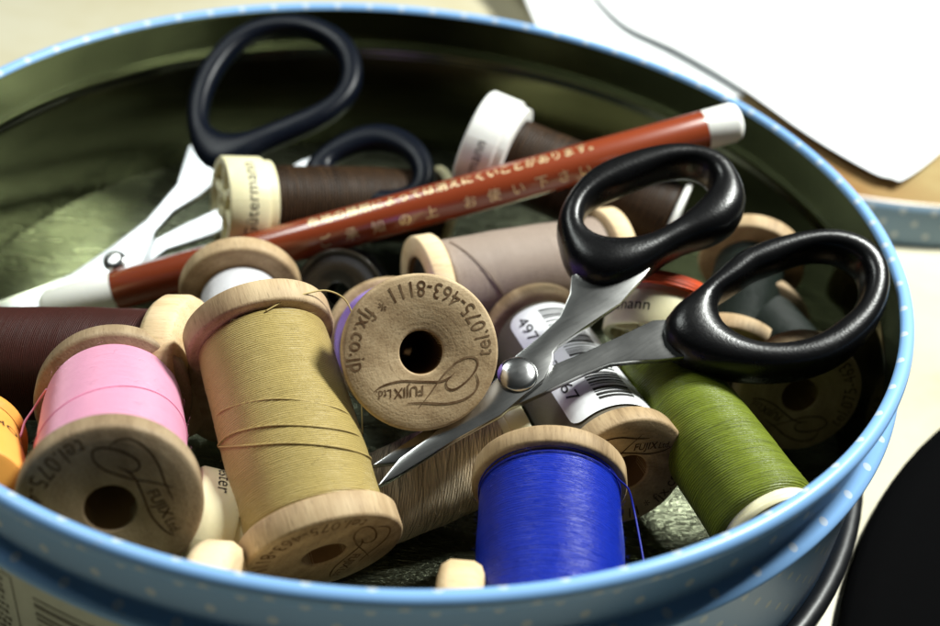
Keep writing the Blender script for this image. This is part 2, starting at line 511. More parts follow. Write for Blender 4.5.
B1A, B1B = (-40.9, 20.7, -19.6), (5.3, 42.7, -26.8)
B2A, B2B = (12.6, 43.4, -9.0), (58.4, 29.5, -15.9)
DBA, DBB = (70.0, -6.8, -26.6), (78.2, 28.3, -20.4)
def wooden_spool(label, A, B, L, R, t, rt, tm, roll=0, stamp=True, rh=3.6, bev=0.55, deep=False, wood=None, fuzz=0, rim_seed=1, name='thread_spool', bulge=0.2, rt1=None, end_disc=None):
    A = V(A); out = (A - V(B)).normalized()
    root = empty(name, A, frame_for(out, roll), label, 'thread spool', 'wooden spools of sewing thread')
    w = wood or WOOD
    obj('flange', lathe_solid(flange_prof(R, t, rh, bev, 0), 96, 0.0012, rim_seed), w, root, auto=50)
    # rear flange: same section turned round
    pr = [(r_, -L - z) for r_, z in flange_prof(R, t, rh, bev, 0)]
    pr.reverse()
    obj('flange', lathe_solid(pr, 96, 0.0012, rim_seed + 3), w, root, auto=50)
    bo = min(rh + 2.5, rt - 1.2); rh = min(rh, bo - .6)
    core = [(bo, -L + t * .5), (bo, -t * .5), (rh, -.4), (rh, -L + 1.2), (0.01, -L + 1.0), (0.01, -L + .4)]  # hole closed at the rear, added so no light shines through
    obj('barrel', lathe_solid(core, 48), HOLE, root)
    th = lathe(thread_prof(rt, -L + t + .05, -t - .05, bulge, rim_seed + 11, rt1), 128)
    if fuzz:
        f = fuzz_geo(rt + .1, -L + t, -t, fuzz, rim_seed, 1.0)
        th = join(th, f)
    obj('thread', th, tm, root)
    if stamp:
        obj('stamp', stamp_geo(R, 0.07), STAMP_DEEP if deep else STAMP, root, smooth=False)
    return root

gold = wooden_spool('tall gold thread spool leaning toward the front in the middle of the left half',
    (-1.4, -70.6, -24.1), (-20.6, -32.3, -10.0), 45.2, 13.0, 4.6, 11.25, T['gold'], 264, fuzz=240, rim_seed=2)
facing = wooden_spool('purple thread spool whose round wooden end faces the camera beside the scissor blades',
    (9.4, -44.1, -2.6), (1.1, -11.0, -27.2), 42, 13.0, 4.4, 11.3, T['purple'], 186.5, rim_seed=5)
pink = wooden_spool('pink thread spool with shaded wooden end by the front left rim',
    (-30.6, -79.9, -9.0), (-43.3, -42.9, -20.9), 40.8, 13.0, 4.4, 11.2, T['pink'], 298, deep=True, wood=WOOD_SHADED, fuzz=90, rim_seed=9)
blue = wooden_spool('bright blue thread spool standing tilted against the front rim',
    (34.6, -85.2, -24.7), (33.0, -51.0, -19.5), 34.8, 12.9, 3.6, 11.5, T['blue'], 40, stamp=False, fuzz=380, rim_seed=13)
tagged = wooden_spool('grey thread spool with a white barcode label under the black scissors',
    (46.8, -47.0, -21.0), (28.0, 4.5, -28.5), 50.0, 11.25, 4.2, 9.4, T['grey'], 4, deep=True, rim_seed=17)
whites = wooden_spool('white thread spool mostly hidden behind the gold spool, below the pencil',
    (-22.2, -34.8, -26.0), (-31.3, -0.8, -25.3), 35.2, 12.4, 4.4, 8.0, T['white'], 20, stamp=False, rim_seed=21)
wine = wooden_spool('dark wine red thread spool lying at the left edge behind the pink spool',
    (-31.4, -33.8, -20.4), (-70.2, -32.3, -26.8), 50, 13.0, 6.8, 10.3, T['wine'], 0, stamp=False, bev=1.6, wood=WOOD_PALE, rim_seed=25)
taupe = wooden_spool('slim taupe thread spool lying below the pencil behind the round wooden end',
    (5.3, 0.2, -21.3), (46.8, 21.4, -20.7), 46.6, 10.8, 4.6, 9.1, T['taupe'], 0, stamp=False, rh=6.6, wood=WOOD_PALE, rim_seed=29)
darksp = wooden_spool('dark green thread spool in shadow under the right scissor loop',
    (82.3, -16.9, -23.5), (78.2, 12.0, -29.8), 32, 12.4, 4.6, 10.3, T['teal'], 150, deep=True, wood=WOOD_SHADED, rim_seed=33)
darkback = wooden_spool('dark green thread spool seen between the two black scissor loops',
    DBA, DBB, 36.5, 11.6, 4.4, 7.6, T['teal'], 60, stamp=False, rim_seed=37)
front = wooden_spool('spool lying along the front wall with only its two flange tops above the rim',
    (-18.8, -86.2, -24.3), (23.4, -85.6, -22.4), 42.6, 12.2, 6.8, 4.2, T['beige'], 0, stamp=False, bev=1.7, wood=WOOD_PALE, rim_seed=41)

# loose ends of thread
def cam_angle(root):
    """direction of the camera round a spool's own axis, in degrees"""
    d = root.matrix_world.to_3x3().inverted() @ (CAM * S - root.matrix_world.translation)
    return math.degrees(math.atan2(d.y, d.x))

SG = -1
ST_GOLD = flat_mat('gold_strand', (0.44, 0.33, 0.12), 0.5); ST_PINK = flat_mat('pink_strand', (0.85, 0.33, 0.50), 0.5)
ST_BLUE = flat_mat('blue_strand', (0.01, 0.02, 0.30), 0.45); ST_TAUPE = flat_mat('taupe_strand', (0.20, 0.14, 0.10), 0.5)
ca = cam_angle(gold)
def gold_loop(name, offs):
    return strand(gold, name, 11.45, [(ca + SG * a, z, e) for a, z, e in offs], ST_GOLD, 0.15)
gold_loop('loose_thread', [(95, -13.5, .1), (70, -12.4, .15), (35, -12.6, .2), (0, -14.6, .2), (-35, -17.5, .2), (-70, -21.5, .2), (-100, -25, .1)])
gold_loop('loose_thread', [(100, -16.8, .1), (60, -15.8, .15), (25, -16.4, .2), (-10, -18.6, .2), (-45, -21.0, .2), (-75, -22.6, .2), (-100, -24, .1)])
gold_loop('loose_thread', [(95, -19.5, .05), (50, -20.0, .1), (0, -22.8, .1), (-50, -26, .1), (-95, -28, .05)])
# strand that rises over the top flange and drops on the right
gold_loop('loose_thread', [(10, -39.5, .1), (28, -41.0, .6), (44, -42.0, 1.6), (60, -42.6, 3.6), (74, -41.2, 5.0), (84, -36, 4.6), (88, -30, 3.2), (92, -24, 1.6), (98, -19, .3)])
cb = cam_angle(blue)
for k, z in enumerate((-30.4, -29.8)):
    strand(blue, 'loose_thread', 11.65, [(cb + a, z - .9 * math.cos(math.radians(a + 20 * k)) * (1 - k * .5), .05) for a in range(-100, 101, 20)], ST_BLUE, 0.13)
strand(blue, 'loose_thread', 11.65, [(cb + SG * a, z, e) for a, z, e in ((55, -30.3, .1), (68, -30.0, .4), (80, -29.6, 1.4), (88, -27, 2.0), (91, -22, 2.6), (92, -15, 3.2), (94, -8, 3.6))], ST_BLUE, 0.15)
cp = cam_angle(pink)
strand(pink, 'loose_thread', 11.3, [(cp + a, -19 + 3.2 * math.sin(math.radians(a * 1.1 + 30)), .12) for a in range(-110, 111, 20)], ST_PINK, 0.16)
strand(pink, 'loose_thread', 11.3, [(cp + a, z, e) for a, z, e in ((70, -33, .1), (84, -35.3, .6), (94, -35.8, 1.6), (98, -33, 2.8), (100, -29, 3.2), (102, -24.5, 4.4), (106, -21, 5.4))], ST_PINK, 0.2)
ct = cam_angle(taupe)
strand(taupe, 'loose_thread', 9.3, [(ct + 62, -7, .1), (ct + 30, -9.5, .15), (ct - 5, -13, .15), (ct - 45, -16.5, .15), (ct - 80, -18, .1)], ST_TAUPE, 0.13)

# end disc inside the hollow taupe spool
obj('end_disc', lathe([(6.5, -1.5), (5.2, -1.2), (5.0, -1.5), (2.0, -1.7), (0.01, -1.7)][::-1], 48), flat_mat('dark_end_disc', (0.05, 0.05, 0.042), 0.35, 0.5), taupe)

# ------------------------------------------------------------------ barcode label on the grey spool
LABEL_WHITE = flat_mat('label_paper', (0.86, 0.87, 0.88), 0.5)
def curved_patch(r, a0, a1, z0, z1, rad=0.0, nu=28, nv=24):
    """rounded rectangle wrapped on a cylinder: angle a0..a1 (deg), z0..z1"""
    A0, A1 = math.radians(a0), math.radians(a1)
    w = (A1 - A0) * r; h = z1 - z0; vs = []; fs = []
    xs = [w * i / nv for i in range(nv + 1)]
    for i in range(nu + 1):
        s = i / nu
        zz = h * (0.5 - 0.5 * math.cos(PI * s)) if rad else h * s
        e = min(zz, h - zz); ins = rad - math.sqrt(max(0, rad * rad - (rad - e) ** 2)) if (rad and e < rad) else 0
        for j in range(nv + 1):
            xx = ins + (w - 2 * ins) * j / nv
            a = A0 + xx / r
            vs.append((r * math.cos(a), r * math.sin(a), z0 + zz))
    for i in range(nu):
        for j in range(nv):
            q = i * (nv + 1) + j
            fs.append((q, q + 1, q + nv + 2, q + nv + 1))
    return vs, fs
cl = cam_angle(tagged)
rl = 9.85
la0, la1 = cl - 82, cl + 20          # across the cylinder
lb = obj('barcode_label', curved_patch(rl, la0, la1, -43.6, -6.6, 2.4), LABEL_WHITE, tagged)
bars = []
zz = -41.5; r_ = random.Random(12)
while zz < -9.8:
    wv = r_.choice((0.26, 0.26, 0.5, 0.75))
    bars.append(curved_patch(rl + .06, la0 + 24, la1 - 38, zz, zz + wv, 0, 1, 20))
    zz += wv + r_.choice((0.3, 0.42, 0.42, 0.8))
obj('bars', join(*bars), PRINT, lb, smooth=False)
tx = text2d('4976787 767', 1.0, 1.0); xa, xb = width2d(tx)
# reads along the spool from the back to the front, tops of the digits towards the bars
def lab_map(x, y):
    a = math.radians(la1 - 10) - y * 3.3 / rl
    return ((rl + .07) * math.cos(a), (rl + .07) * math.sin(a), -41.6 + (x - xa) / (xb - xa) * 29.5)
dig = mapped(tx, lab_map)
obj('digits', dig, PRINT, lb, smooth=False)

# ------------------------------------------------------------------ plastic spools
def cap_geo(R, h, z1, spokes=True, step=True):
    """spool end: hollow rim, hub and spokes; outer face at z1, body towards -z"""
    dp = 5.5 if spokes else 2.4
    prof = [(R * .80, z1 - dp), (R * .84, z1 - .2), (R * .90, z1), (R * .97, z1 - .05), (R, z1 - .5), (R, z1 - h + .5), (R * .98, z1 - h), (R * .93, z1 - h - .05)]
    if step: prof += [(R * .93, z1 - h - 2.0), (R * .88, z1 - h - 2.2)]
    prof += [(2, z1 - h - 2.2), (2, z1 - dp)]
    g = [lathe(prof, 72, closed=True)]
    if spokes:
        hub = [(1.6, z1 - dp), (1.6, z1 - .3), (3.0, z1 - .2), (3.2, z1 - dp)]
        g.append(lathe(hub, 32, closed=True))
        out = []
        for k in range(6):
            e = extrude([(3.0, -.55), (R * .85, -.7), (R * .85, .7), (3.0, .55)], z1 - dp + .1, z1 - .5, .12)
            out.append(moved(e, Matrix.Rotation(k * PI / 3 + .3, 4, 'Z')))
        return join((g[0][0], g[0][1]), (g[1][0], g[1][1]), *out)
    return g[0][0], g[0][1]

def plastic_spool(label, A, B, R, h, rt, tm, cm, text=None, size=3.0, a_off=0, flip=False, L=None, rt1=None, spokes=True, name='thread_spool', fuzz=0, cut=None, both=True):
    A = V(A); B = V(B); out = (A - B).normalized()
    root = empty(name, A, frame_for(out, 0), label, 'thread spool', 'plastic spools of sewing thread')
    LL = L or (A - B).length
    c = obj('cap', cap_geo(R, h, 0, spokes), cm, root, auto=40)
    th = lathe(thread_prof(rt, -LL, -h - 1.0, 0.2, 5, rt1), 96)
    if fuzz: th = join(th, fuzz_geo(rt + .1, -LL, -h - 1, fuzz, 5, 1.3))
    obj('thread', th, tm, root)
    if both:
        g = cap_geo(min(R, rt + .9) if text else R, 1.3, 0, False, False)
        obj('cap', moved(g, Matrix.Translation((0, 0, -LL - 1.5)) @ Matrix.Rotation(PI, 4, 'X')), cm, root, auto=40)
    if text:
        t = text2d(text, size, 1.04); x0, x1 = width2d(t)
        ac = math.radians(cam_angle(root) + a_off); xm = (x0 + x1) / 2
        s = -1 if flip else 1
        rr = R + .05
        def fn(x, y):
            a = ac + s * (x - xm) / rr
            return (rr * math.cos(a), rr * math.sin(a), -h / 2 - .25 + s * (y - size * .33))
        obj('lettering', mapped(t, fn), PRINT, c, smooth=False)
    return root

plastic_spool('dark brown thread spool with cream spoked cap under the pencil, beside the back scissors', B1A, B1B, 10.4, 8.8, 8.6, T['brown'], CREAM, 'Gütermann', 3.9, 8)
plastic_spool('dark brown thread spool with white cap standing behind the pencil', B2A, B2B, 12.6, 7.6, 9.2, T['brown'], WHITEP, 'Gütermann', 3.6, -34)
plastic_spool('olive green thread spool with cream end leaning on the right front rim', (70.2, -58.9, -19.3), (52.5, -20.1, -17.8), 8.9, 1.4, 8.2, T['green'], CREAM, rt1=9.2, spokes=False, fuzz=500)
plastic_spool('beige thread spool with cream cap lying beneath the scissor blades', (29.5, -36.4, -25.2), (4.8, -48.7, -33.1), 8.9, 3.6, 8.3, T['beige'], CREAM, L=30, spokes=False, fuzz=200)
plastic_spool('red thread spool with printed cream cap between the scissor shanks', (52.2, -11.7, -18.1), (53.6, -0.6, -9.7), 9.6, 7.0, 10.9, T['red'], CREAM, 'Gütermann', 3.2, 52, flip=True, L=10.5, both=False)
pe = plastic_spool('cream capped polyester spool squeezed between the pink and gold spools', (-24.8, -65.5, -27.0), (-8.4, -62.9, -32.2), 10.0, 6.6, 8.6, T['wine'], CREAM, '100% Polyester', 3.2, 95, flip=True, L=11)

# orange spool at the left edge
oA, oB = V((-51.6, -79.2, -12.0)), V((-62.4, -59.8, -21.0))
org = empty('thread_spool', oA, frame_for(oA - oB), 'orange plastic spool with dark lettering at the left edge by the rim', 'thread spool', 'plastic spools of sewing thread')
oc = obj('case', lathe([(0.01, -23), (7, -23), (8.6, -22.6), (8.6, -1), (8.1, -.2), (7.4, 0), (0.01, 0)], 72), ORANGE, org, auto=40)
obj('lip', lathe([(8.4, -25.4), (9.4, -25.2), (9.8, -24.2), (9.6, -23.0), (8.7, -22.4)], 72), ORANGE, org, auto=40)
t = text2d('KOKA', 3.4, 1.05); a0 = math.radians(cam_angle(org) - 78); x0, x1 = width2d(t)
obj('lettering', mapped(t, lambda x, y: (8.66 * math.cos(a0 + (x - x0) / 8.66), 8.66 * math.sin(a0 + (x - x0) / 8.66), -15.5 + y)), PRINT, oc, smooth=False)

# black bobbin below the pencil
bA, bB = V((-11.5, 2.5, -27.0)), V((-10.5, 13.5, -33.5))
bob = empty('bobbin', bA, frame_for(bA - bB), 'black bobbin in shadow just below the pencil', 'bobbin')
obj('flange', lathe_solid([(2.6, -1.2), (9.3, -1.2), (9.6, -.6), (9.3, 0), (8.6, .1), (8.0, -.35), (3.2, -.35), (2.6, 0)], 72), plastic('bobbin_black', (0.016, 0.014, 0.010), 0.22), bob, auto=40)
obj('flange', lathe_solid([(2.6, -11), (9.3, -11), (9.6, -10.4), (9.3, -9.8), (2.6, -9.8)], 72), BLACKP, bob, auto=40)
obj('thread', lathe(thread_prof(8.2, -9.8, -1.2, .1, 8), 72), T['black'], bob)

# ------------------------------------------------------------------ pencil
pL, pR = V((-75.4, -0.9, -38.9)), V((69.9, 38.7, 6.6))
pax = (pR - pL); PLn = pax.length
pen = empty('marking_pencil', pL, frame_for(pax), 'red brown marking pencil with gold lettering and white ends lying across the spools', 'pencil')
M = N('pencil_lacquer'); co = M.coord()
c = M.mix(M.noise(M.mapping(co, (8, 8, 1.5)), 1.0, 3), (0.205, 0.033, 0.010), (0.28, 0.052, 0.016))
M.set(Base_Color=c, Roughness=0.25, Specular_IOR_Level=0.6, Coat_Weight=1.0, Coat_Roughness=0.16)
M.normal(M.bump(M.noise(M.mapping(co, (60, 60, 12)), 1.0, 3), 0.08, 0.002))
RP = 4.35
zl = 17.2
obj('shaft', lathe([(RP - .1, zl), (RP, zl + .2), (RP, PLn - 8.3), (RP - .1, PLn - 8.1)], 64), M.m, pen)
obj('white_end', lathe([(0.01, 0), (2.2, 0), (2.9, 1.2), (RP - .06, 3), (RP - .06, zl)], 64), WHITEP, pen, auto=40)
obj('white_end', lathe([(RP - .06, PLn - 8.1), (RP - .02, PLn - 1.6), (RP - .6, PLn - .5), (RP - 1.5, PLn), (0.01, PLn)], 64), WHITEP, pen, auto=40)
GOLD = N('gold_foil'); GOLD.set(Base_Color=(0.88, 0.72, 0.42), Metallic=0.7, Roughness=0.42); GOLD = GOLD.m
pa = cam_angle(pen)
zpx = lambda x: (x - 38) / 700 * PLn
def pen_text(s, size, z, a):
    t = text2d(s, size, 1.0, bold=0.012)
    if not t[0]: return None
    a = math.radians(a)
    return mapped(t, lambda x, y: ((RP + .05) * math.cos(a - (y - size * .35) / RP), (RP + .05) * math.sin(a - (y - size * .35) / RP), z + x))
PEN_SIGN = -1
gl = []
s1 = '布地の種類によっては消えにくいことがあります。'
for i, ch in enumerate(s1):
    q = pen_text(ch, 2.75, zpx(598 - 12.6 * (len(s1) - i)), pa - 46)
    if q: gl.append(q)
obj('lettering', join(*gl), GOLD, pen, smooth=False)
for ch, x in zip('ご承知の上お使い下さい', (321, 347, 373, 399, 425, 463, 487, 511, 534, 556, 577)):
    q = pen_text(ch, 3.0, zpx(x - 7), pa + 22)
    if q: obj('lettering', q, GOLD, pen, smooth=False)

# ------------------------------------------------------------------ scissors
def poly_dist(poly, c, th):
    """farthest hit of a ray from c with the closed outline"""
    d = V((math.cos(th), math.sin(th))); best = 0
    for i in range(len(poly)):
        a = V(poly[i - 1][:2]) - c; b = V(poly[i][:2]) - c
        e = b - a; den = d.x * e.y - d.y * e.x
        if abs(den) < 1e-9: continue
        t = (a.x * e.y - a.y * e.x) / den; s = (a.x * d.y - a.y * d.x) / den
        if t > 0 and -1e-6 <= s <= 1 + 1e-6: best = max(best, t)
    return best

def handle_geo(outer, inner, h, zc, n=72, k=18, dcam=None, cot=0.7, wmin=2.7):
    O = [(p.x, p.y) for p in catmull(outer, 6, True)]; I = [(p.x, p.y) for p in catmull(inner, 6, True)]
    c = V((sum(p[0] for p in I) / len(I), sum(p[1] for p in I) / len(I)))
    ro, ri = [], []
    for i in range(n):
        th = 2 * PI * i / n
        ro.append(poly_dist(O, c, th)); ri.append(poly_dist(I, c, th))
    for arr in (ro, ri):
        for _ in range(5):
            s = arr[:]; 
            for i in range(n): arr[i] = .25 * s[i - 1] + .5 * s[i] + .25 * s[(i + 1) % n]
    vs, fs = [], []
    for i in range(n):
        th = 2 * PI * i / n; d = V((math.cos(th), math.sin(th)))
        mid = (ro[i] + ri[i]) / 2; w = (ro[i] - ri[i]) / 2
        hh = h * (0.82 + 0.30 * min(1.0, max(0, (w - 3) / 6)))
        if dcam is not None:
            f = abs(d.dot(dcam)); w = math.sqrt(max(w * w - (hh * cot * f) ** 2, wmin * wmin))
        for j in range(k):
            a = 2 * PI * j / k
            cx = math.copysign(abs(math.cos(a)) ** .78, math.cos(a)); cz = math.copysign(abs(math.sin(a)) ** .85, math.sin(a))
            p = c + d * (mid + w * cx)
            vs.append((p.x, p.y, zc + hh * cz))
    for i in range(n):
        for j in range(k):
            fs.append((i * k + j, ((i + 1) % n) * k + j, ((i + 1) % n) * k + (j + 1) % k, i * k + (j + 1) % k))
    return vs, fs

def scissors(label, O, ex, ey, m1, m2, h1, h2, hh, metal, hm, screw_r, zc1=0.0, zc2=0.0, cot=0.7):
    ex, ey = V(ex).normalized(), V(ey).normalized(); n = ex.cross(ey)
    rot = Matrix((ex, ey, n)).transposed()
    root = empty('scissors', O, rot, label, 'scissors', 'pairs of sewing scissors')
    d = rot.inverted() @ (CAM - V(O)); dc = V((d.x, d.y)).normalized()
    b1 = obj('blade', extrude(m1, 0.02, 1.5, .28), metal, root, auto=30)
    b2 = obj('blade', extrude(m2, -1.5, -0.02, .28), metal, root, auto=30)
    obj('handle', handle_geo(*h1, hh, zc1, dcam=dc, cot=cot), hm, b1)
    obj('handle', handle_geo(*h2, hh, zc2, dcam=dc, cot=cot), hm, b2)
    s = screw_r
    obj('screw', lathe([(0.01, 2.55), (s * .4, 2.5), (s * .75, 2.3), (s * .94, 1.95), (s, 1.5), (s * .9, 1.3)], 40), SCREW, root)
    return root

B1o = [(20.3, 12.9), (22.6, 19.6), (25.3, 23.9), (30.5, 28.0), (37.9, 30.5), (46.1, 30.1), (53.9, 27.8), (58.9, 24.4), (61.5, 19.5), (61.2, 14.0), (58.6, 8.6), (54.0, 5.6), (49.8, 5.2), (45.2, 6.4), (39.9, 6.7), (33.3, 6.1), (27.1, 6.2), (22.4, 7.2), (20.3, 10.1)]
B1i = [(28.7, 21.2), (31.2, 23.3), (35.6, 24.4), (41.4, 23.9), (49.2, 23.1), (54.6, 21.7), (57.6, 18.7), (55.8, 15.9), (51.7, 14.0), (46.5, 12.8), (40.7, 12.1), (35.2, 12.9), (30.1, 15.6), (28.3, 18.5)]
B2o = [(26.7, -3.7), (30.3, -2.6), (35.7, -2.1), (41.5, -2.3), (46.1, -1.7), (49.1, -0.0), (55.6, -0.5), (62.7, -2.2), (68.7, -5.1), (72.0, -9.9), (72.3, -14.2), (69.9, -18.4), (64.4, -23.2), (58.5, -25.6), (51.4, -26.6), (44.4, -25.3), (37.5, -21.7), (31.6, -16.9), (27.0, -11.8), (25.6, -6.7)]
B2i = [(38.3, -8.1), (41.7, -4.6), (46.9, -3.3), (54.6, -4.0), (63.6, -5.9), (68.5, -8.9), (69.6, -12.5), (67.1, -16.2), (61.7, -19.1), (56.1, -20.0), (50.9, -20.1), (45.7, -19.0), (40.4, -15.8), (38.2, -11.3)]
Bm1 = [(-30.7, -5.4), (-25.1, -3.0), (-19.1, -2.2), (-9.9, -0.3), (-2.8, 1.4), (1.9, 3.4), (7.4, 4.4), (13.0, 6.0), (17.4, 9.1), (19.9, 12.2), (28.9, 11.0), (33.0, 9.5), (35.0, 8.0), (35.0, 7.0), (31.5, 5.2), (28.0, 4.1), (24.0, 2.7), (15.6, 1.9), (9.6, 1.2), (7.8, 0.5), (6.9, -0.8), (3.5, -3.0), (-0.8, -3.8), (-6.8, -5.0), (-16.0, -4.9), (-26.6, -5.5)]
Bm2 = [(-29.3, -1.1), (-23.7, -0.5), (-16.0, 0.2), (-7.5, 1.2), (0.4, 2.6), (3.6, 1.2), (6.6, -0.8), (13.1, -1.6), (19.5, -2.1), (27.6, -2.6), (33.5, -5.8), (32.1, -10.4), (27.5, -11.6), (23.3, -9.7), (19.3, -7.5), (15.6, -5.9), (11.1, -5.2), (6.5, -4.8), (2.4, -4.6), (-1.1, -4.3), (-9.7, -3.4), (-17.4, -3.0), (-25.8, -2.6)]
scissors('black handled scissors lying open across the right half over the barcode label', (25.97, -38.3, -10.46), (0.7845, 0.569, 0.2464), (-0.6187, 0.7449, 0.2497), Bm1, Bm2, (B1o, B1i), (B2o, B2i), 5.2, STEEL, HANDLE_BLACK, 3.5, 0.2, -1.8, cot=0.25)

A1o = [(30.4, 7.6), (33.1, 13.7), (38.1, 19.6), (45.4, 25.8), (52.9, 29.7), (61.3, 31.8), (68.9, 30.9), (75.3, 26.7), (79.4, 20.0), (80.6, 10.6), (78.1, 3.1), (73.1, -2.5), (68.1, -5.4), (61.8, -6.6), (56.2, -5.6), (48.7, -3.3), (41.6, -0.7), (34.3, -0.2), (30.5, 0.7), (29.1, 3.5)]
A1i = [(41.7, 17.9), (46.3, 22.2), (53.8, 26.1), (62.6, 27.6), (70.2, 24.9), (75.5, 17.8), (76.0, 9.4), (71.9, 2.6), (66.5, -1.1), (60.9, -0.8), (52.2, 2.1), (42.9, 5.9), (39.0, 10.3), (39.5, 14.4)]
A2o = [(44.1, -11.0), (51.9, -9.4), (59.9, -10.3), (66.3, -13.9), (69.5, -20.5), (68.6, -28.8), (63.8, -35.4), (58.1, -37.6), (51.6, -34.5), (46.0, -26.8), (43.8, -16.9)]
A2i = [(50.2, -15.1), (56.0, -15.6), (61.6, -19.1), (63.6, -25.6), (61.3, -31.0), (57.5, -32.4), (53.6, -29.4), (50.0, -22.4)]
Am1 = [(-33.0, 13.6), (-23.1, 10.8), (-15.2, 7.2), (-8.5, 4.6), (2.2, 3.8), (11.7, 3.6), (22.6, 6.1), (31.9, 12.8), (36.2, 12.2), (34.0, 5.1), (32.2, -0.1), (23.7, -0.2), (17.2, 0.9), (10.7, -0.4), (4.5, -4.7), (-0.6, -4.6), (-15.7, 1.0), (-28.0, 9.5)]
Am2 = [(-33.1, 11.0), (-13.8, 3.1), (-2.9, 2.5), (3.8, 3.7), (8.2, -0.6), (16.9, -2.5), (23.7, -4.6), (32.1, -7.2), (46.6, -8.9), (53.3, -12.0), (50.1, -15.2), (42.1, -13.5), (28.3, -11.9), (19.4, -9.6), (9.9, -4.9), (0.2, -4.4), (-14.0, -1.6), (-34.5, 8.0)]
scissors('navy handled scissors with bright blades against the back left wall', (-61.07, 9.49, -31.53), (0.5825, 0.7334, 0.3506), (-0.8087, 0.5664, 0.1586), Am1, Am2, (A1o, A1i), (A2o, A2i), 3.2, STEEL_BRIGHT, HANDLE_NAVY, 2.7, 0.8, -1.8, cot=0.3)

# ------------------------------------------------------------------ tin
def paint(name, base, dot, pu, pv, rad, rough=0.32):
    M = N(name); uv = M.coord('UV')
    sep = M.n('ShaderNodeSeparateXYZ'); M.l(uv, sep.inputs[0])
    u, v = sep.outputs[0], sep.outputs[1]
    def dots(ou, ov):
        a = M.math('MULTIPLY', M.math('SUBTRACT', M.math('FRACT', M.math('ADD', M.math('DIVIDE', u, pu), ou)), 0.5), pu)
        b = M.math('MULTIPLY', M.math('SUBTRACT', M.math('FRACT', M.math('ADD', M.math('DIVIDE', v, pv), ov)), 0.5), pv)
        r2 = M.math('ADD', M.math('MULTIPLY', a, a), M.math('MULTIPLY', b, b))
        return M.math('LESS_THAN', M.math('SQRT', r2), rad)
    d = M.math('MAXIMUM', dots(0, 0), dots(.5, .5))
    co = M.coord()
    bl = M.noise(co, 1.6, 4)
    b0 = M.mix(bl, tuple(k * .88 for k in base), tuple(min(1, k * 1.08) for k in base))
    wear = M.ramp(M.noise(co, 22, 5, 0.7), [(0.66, 0.0), (0.74, 1.0)])
    cc = M.mix(d, b0, dot)
    cc = M.mix(M.math('MULTIPLY', wear, 0.12), cc, tuple(min(1, k * 1.5 + .05) for k in base))
    chip = M.ramp(M.noise(co, 13, 6, 0.75, 0.6), [(0.67, 0.0), (0.685, 1.0)])
    cc = M.mix(M.math('MULTIPLY', chip, 0.7), cc, (0.42, 0.44, 0.42))
    M.set(Base_Color=cc, Roughness=M.math('ADD', M.math('MULTIPLY', M.noise(co, 7, 4), 0.14), rough - 0.07), Specular_IOR_Level=0.32)
    M.normal(M.bump(M.noise(co, 3, 3), 0.06, 0.02))
    return M.m
PAINT = paint('blue_dotted_enamel', (0.22, 0.42, 0.74), (0.48, 0.58, 0.72), 2 * PI * 98.5 / 72, 7.4, 0.8)
M = N('gold_lacquer_lining'); co = M.coord()
k = M.noise(M.mapping(co, (1, 1, 6)), 1.6, 4, 0.6)
c = M.mix(k, (0.125, 0.135, 0.085), (0.25, 0.265, 0.175))
M.set(Base_Color=c, Metallic=1.0, Roughness=M.math('ADD', M.math('MULTIPLY', M.noise(co, 5, 4), 0.14), 0.06))
M.normal(M.bump(M.noise(M.mapping(co, (3, 3, 3)), 1.0, 3), 0.05, 0.02))
LINING = M.m
M = N('ribbed_tin_floor'); co = M.coord()
rb = M.noise(M.mapping(co, (5, 34, 5)), 1.0, 5, 0.75)
fl = M.noise(M.mapping(co, (22, 60, 22)), 1.0, 3, 0.7)
c = M.mix(M.noise(co, 4, 4), (0.10, 0.112, 0.072), (0.20, 0.215, 0.145))
M.set(Base_Color=c, Metallic=1.0, Roughness=M.math('ADD', M.math('MULTIPLY', rb, 0.25), 0.16))
M.normal(M.bump(fl, 0.6, 0.006, M.bump(rb, 0.8, 0.010)))
TINFLOOR = M.m

tin = empty('cookie_tin', (0, 0, -43), None, 'round light blue tin with white polka dots holding the sewing things', 'tin')
zo = 43
outer = [(60, -43), (95.8, -43), (97.2, -42.3), (97.6, -41), (97.6, -15.0), (98.5, -13.8), (99.2, -12.8), (99.35, -12.2), (99.2, -11.6), (98.4, -10.9), (96.9, -10.4), (96.45, -9.4), (96.45, -2.6), (97.4, -2.5), (98.1, -1.9), (98.35, -1.0), (98.1, -.15), (97.4, .35), (96.6, .35), (95.95, -.1), (95.75, -.8)]
inner = [(95.75, -.8), (95.9, -1.6), (95.95, -9.2), (96.0, -9.9), (96.8, -10.6), (97.6, -11.6), (97.7, -12.6), (97.2, -13.6), (96.9, -14.6), (96.9, -40.0), (96.7, -40.9)]
sh = lambda p: [(r_, z + zo) for r_, z in p]
body = obj('body', lathe(sh(outer), 256), PAINT, tin, auto=60)
obj('lining', lathe(sh(inner), 256), LINING, tin, auto=60)
obj('bottom', lathe(sh([(96.9, -40.9), (89.5, -40.9), (0.01, -40.9)]), 128), TINFLOOR, tin, auto=60)
# sticker low on the outside, at the left front
STICK = flat_mat('sticker_paper', (0.55, 0.56, 0.47), 0.6)
stick = obj('sticker', curved_patch(97.75, -127, -100.5, -40 + zo, -15.2 + zo, 0.6, 24, 40), STICK, body)
g = []
r_ = random.Random(4)
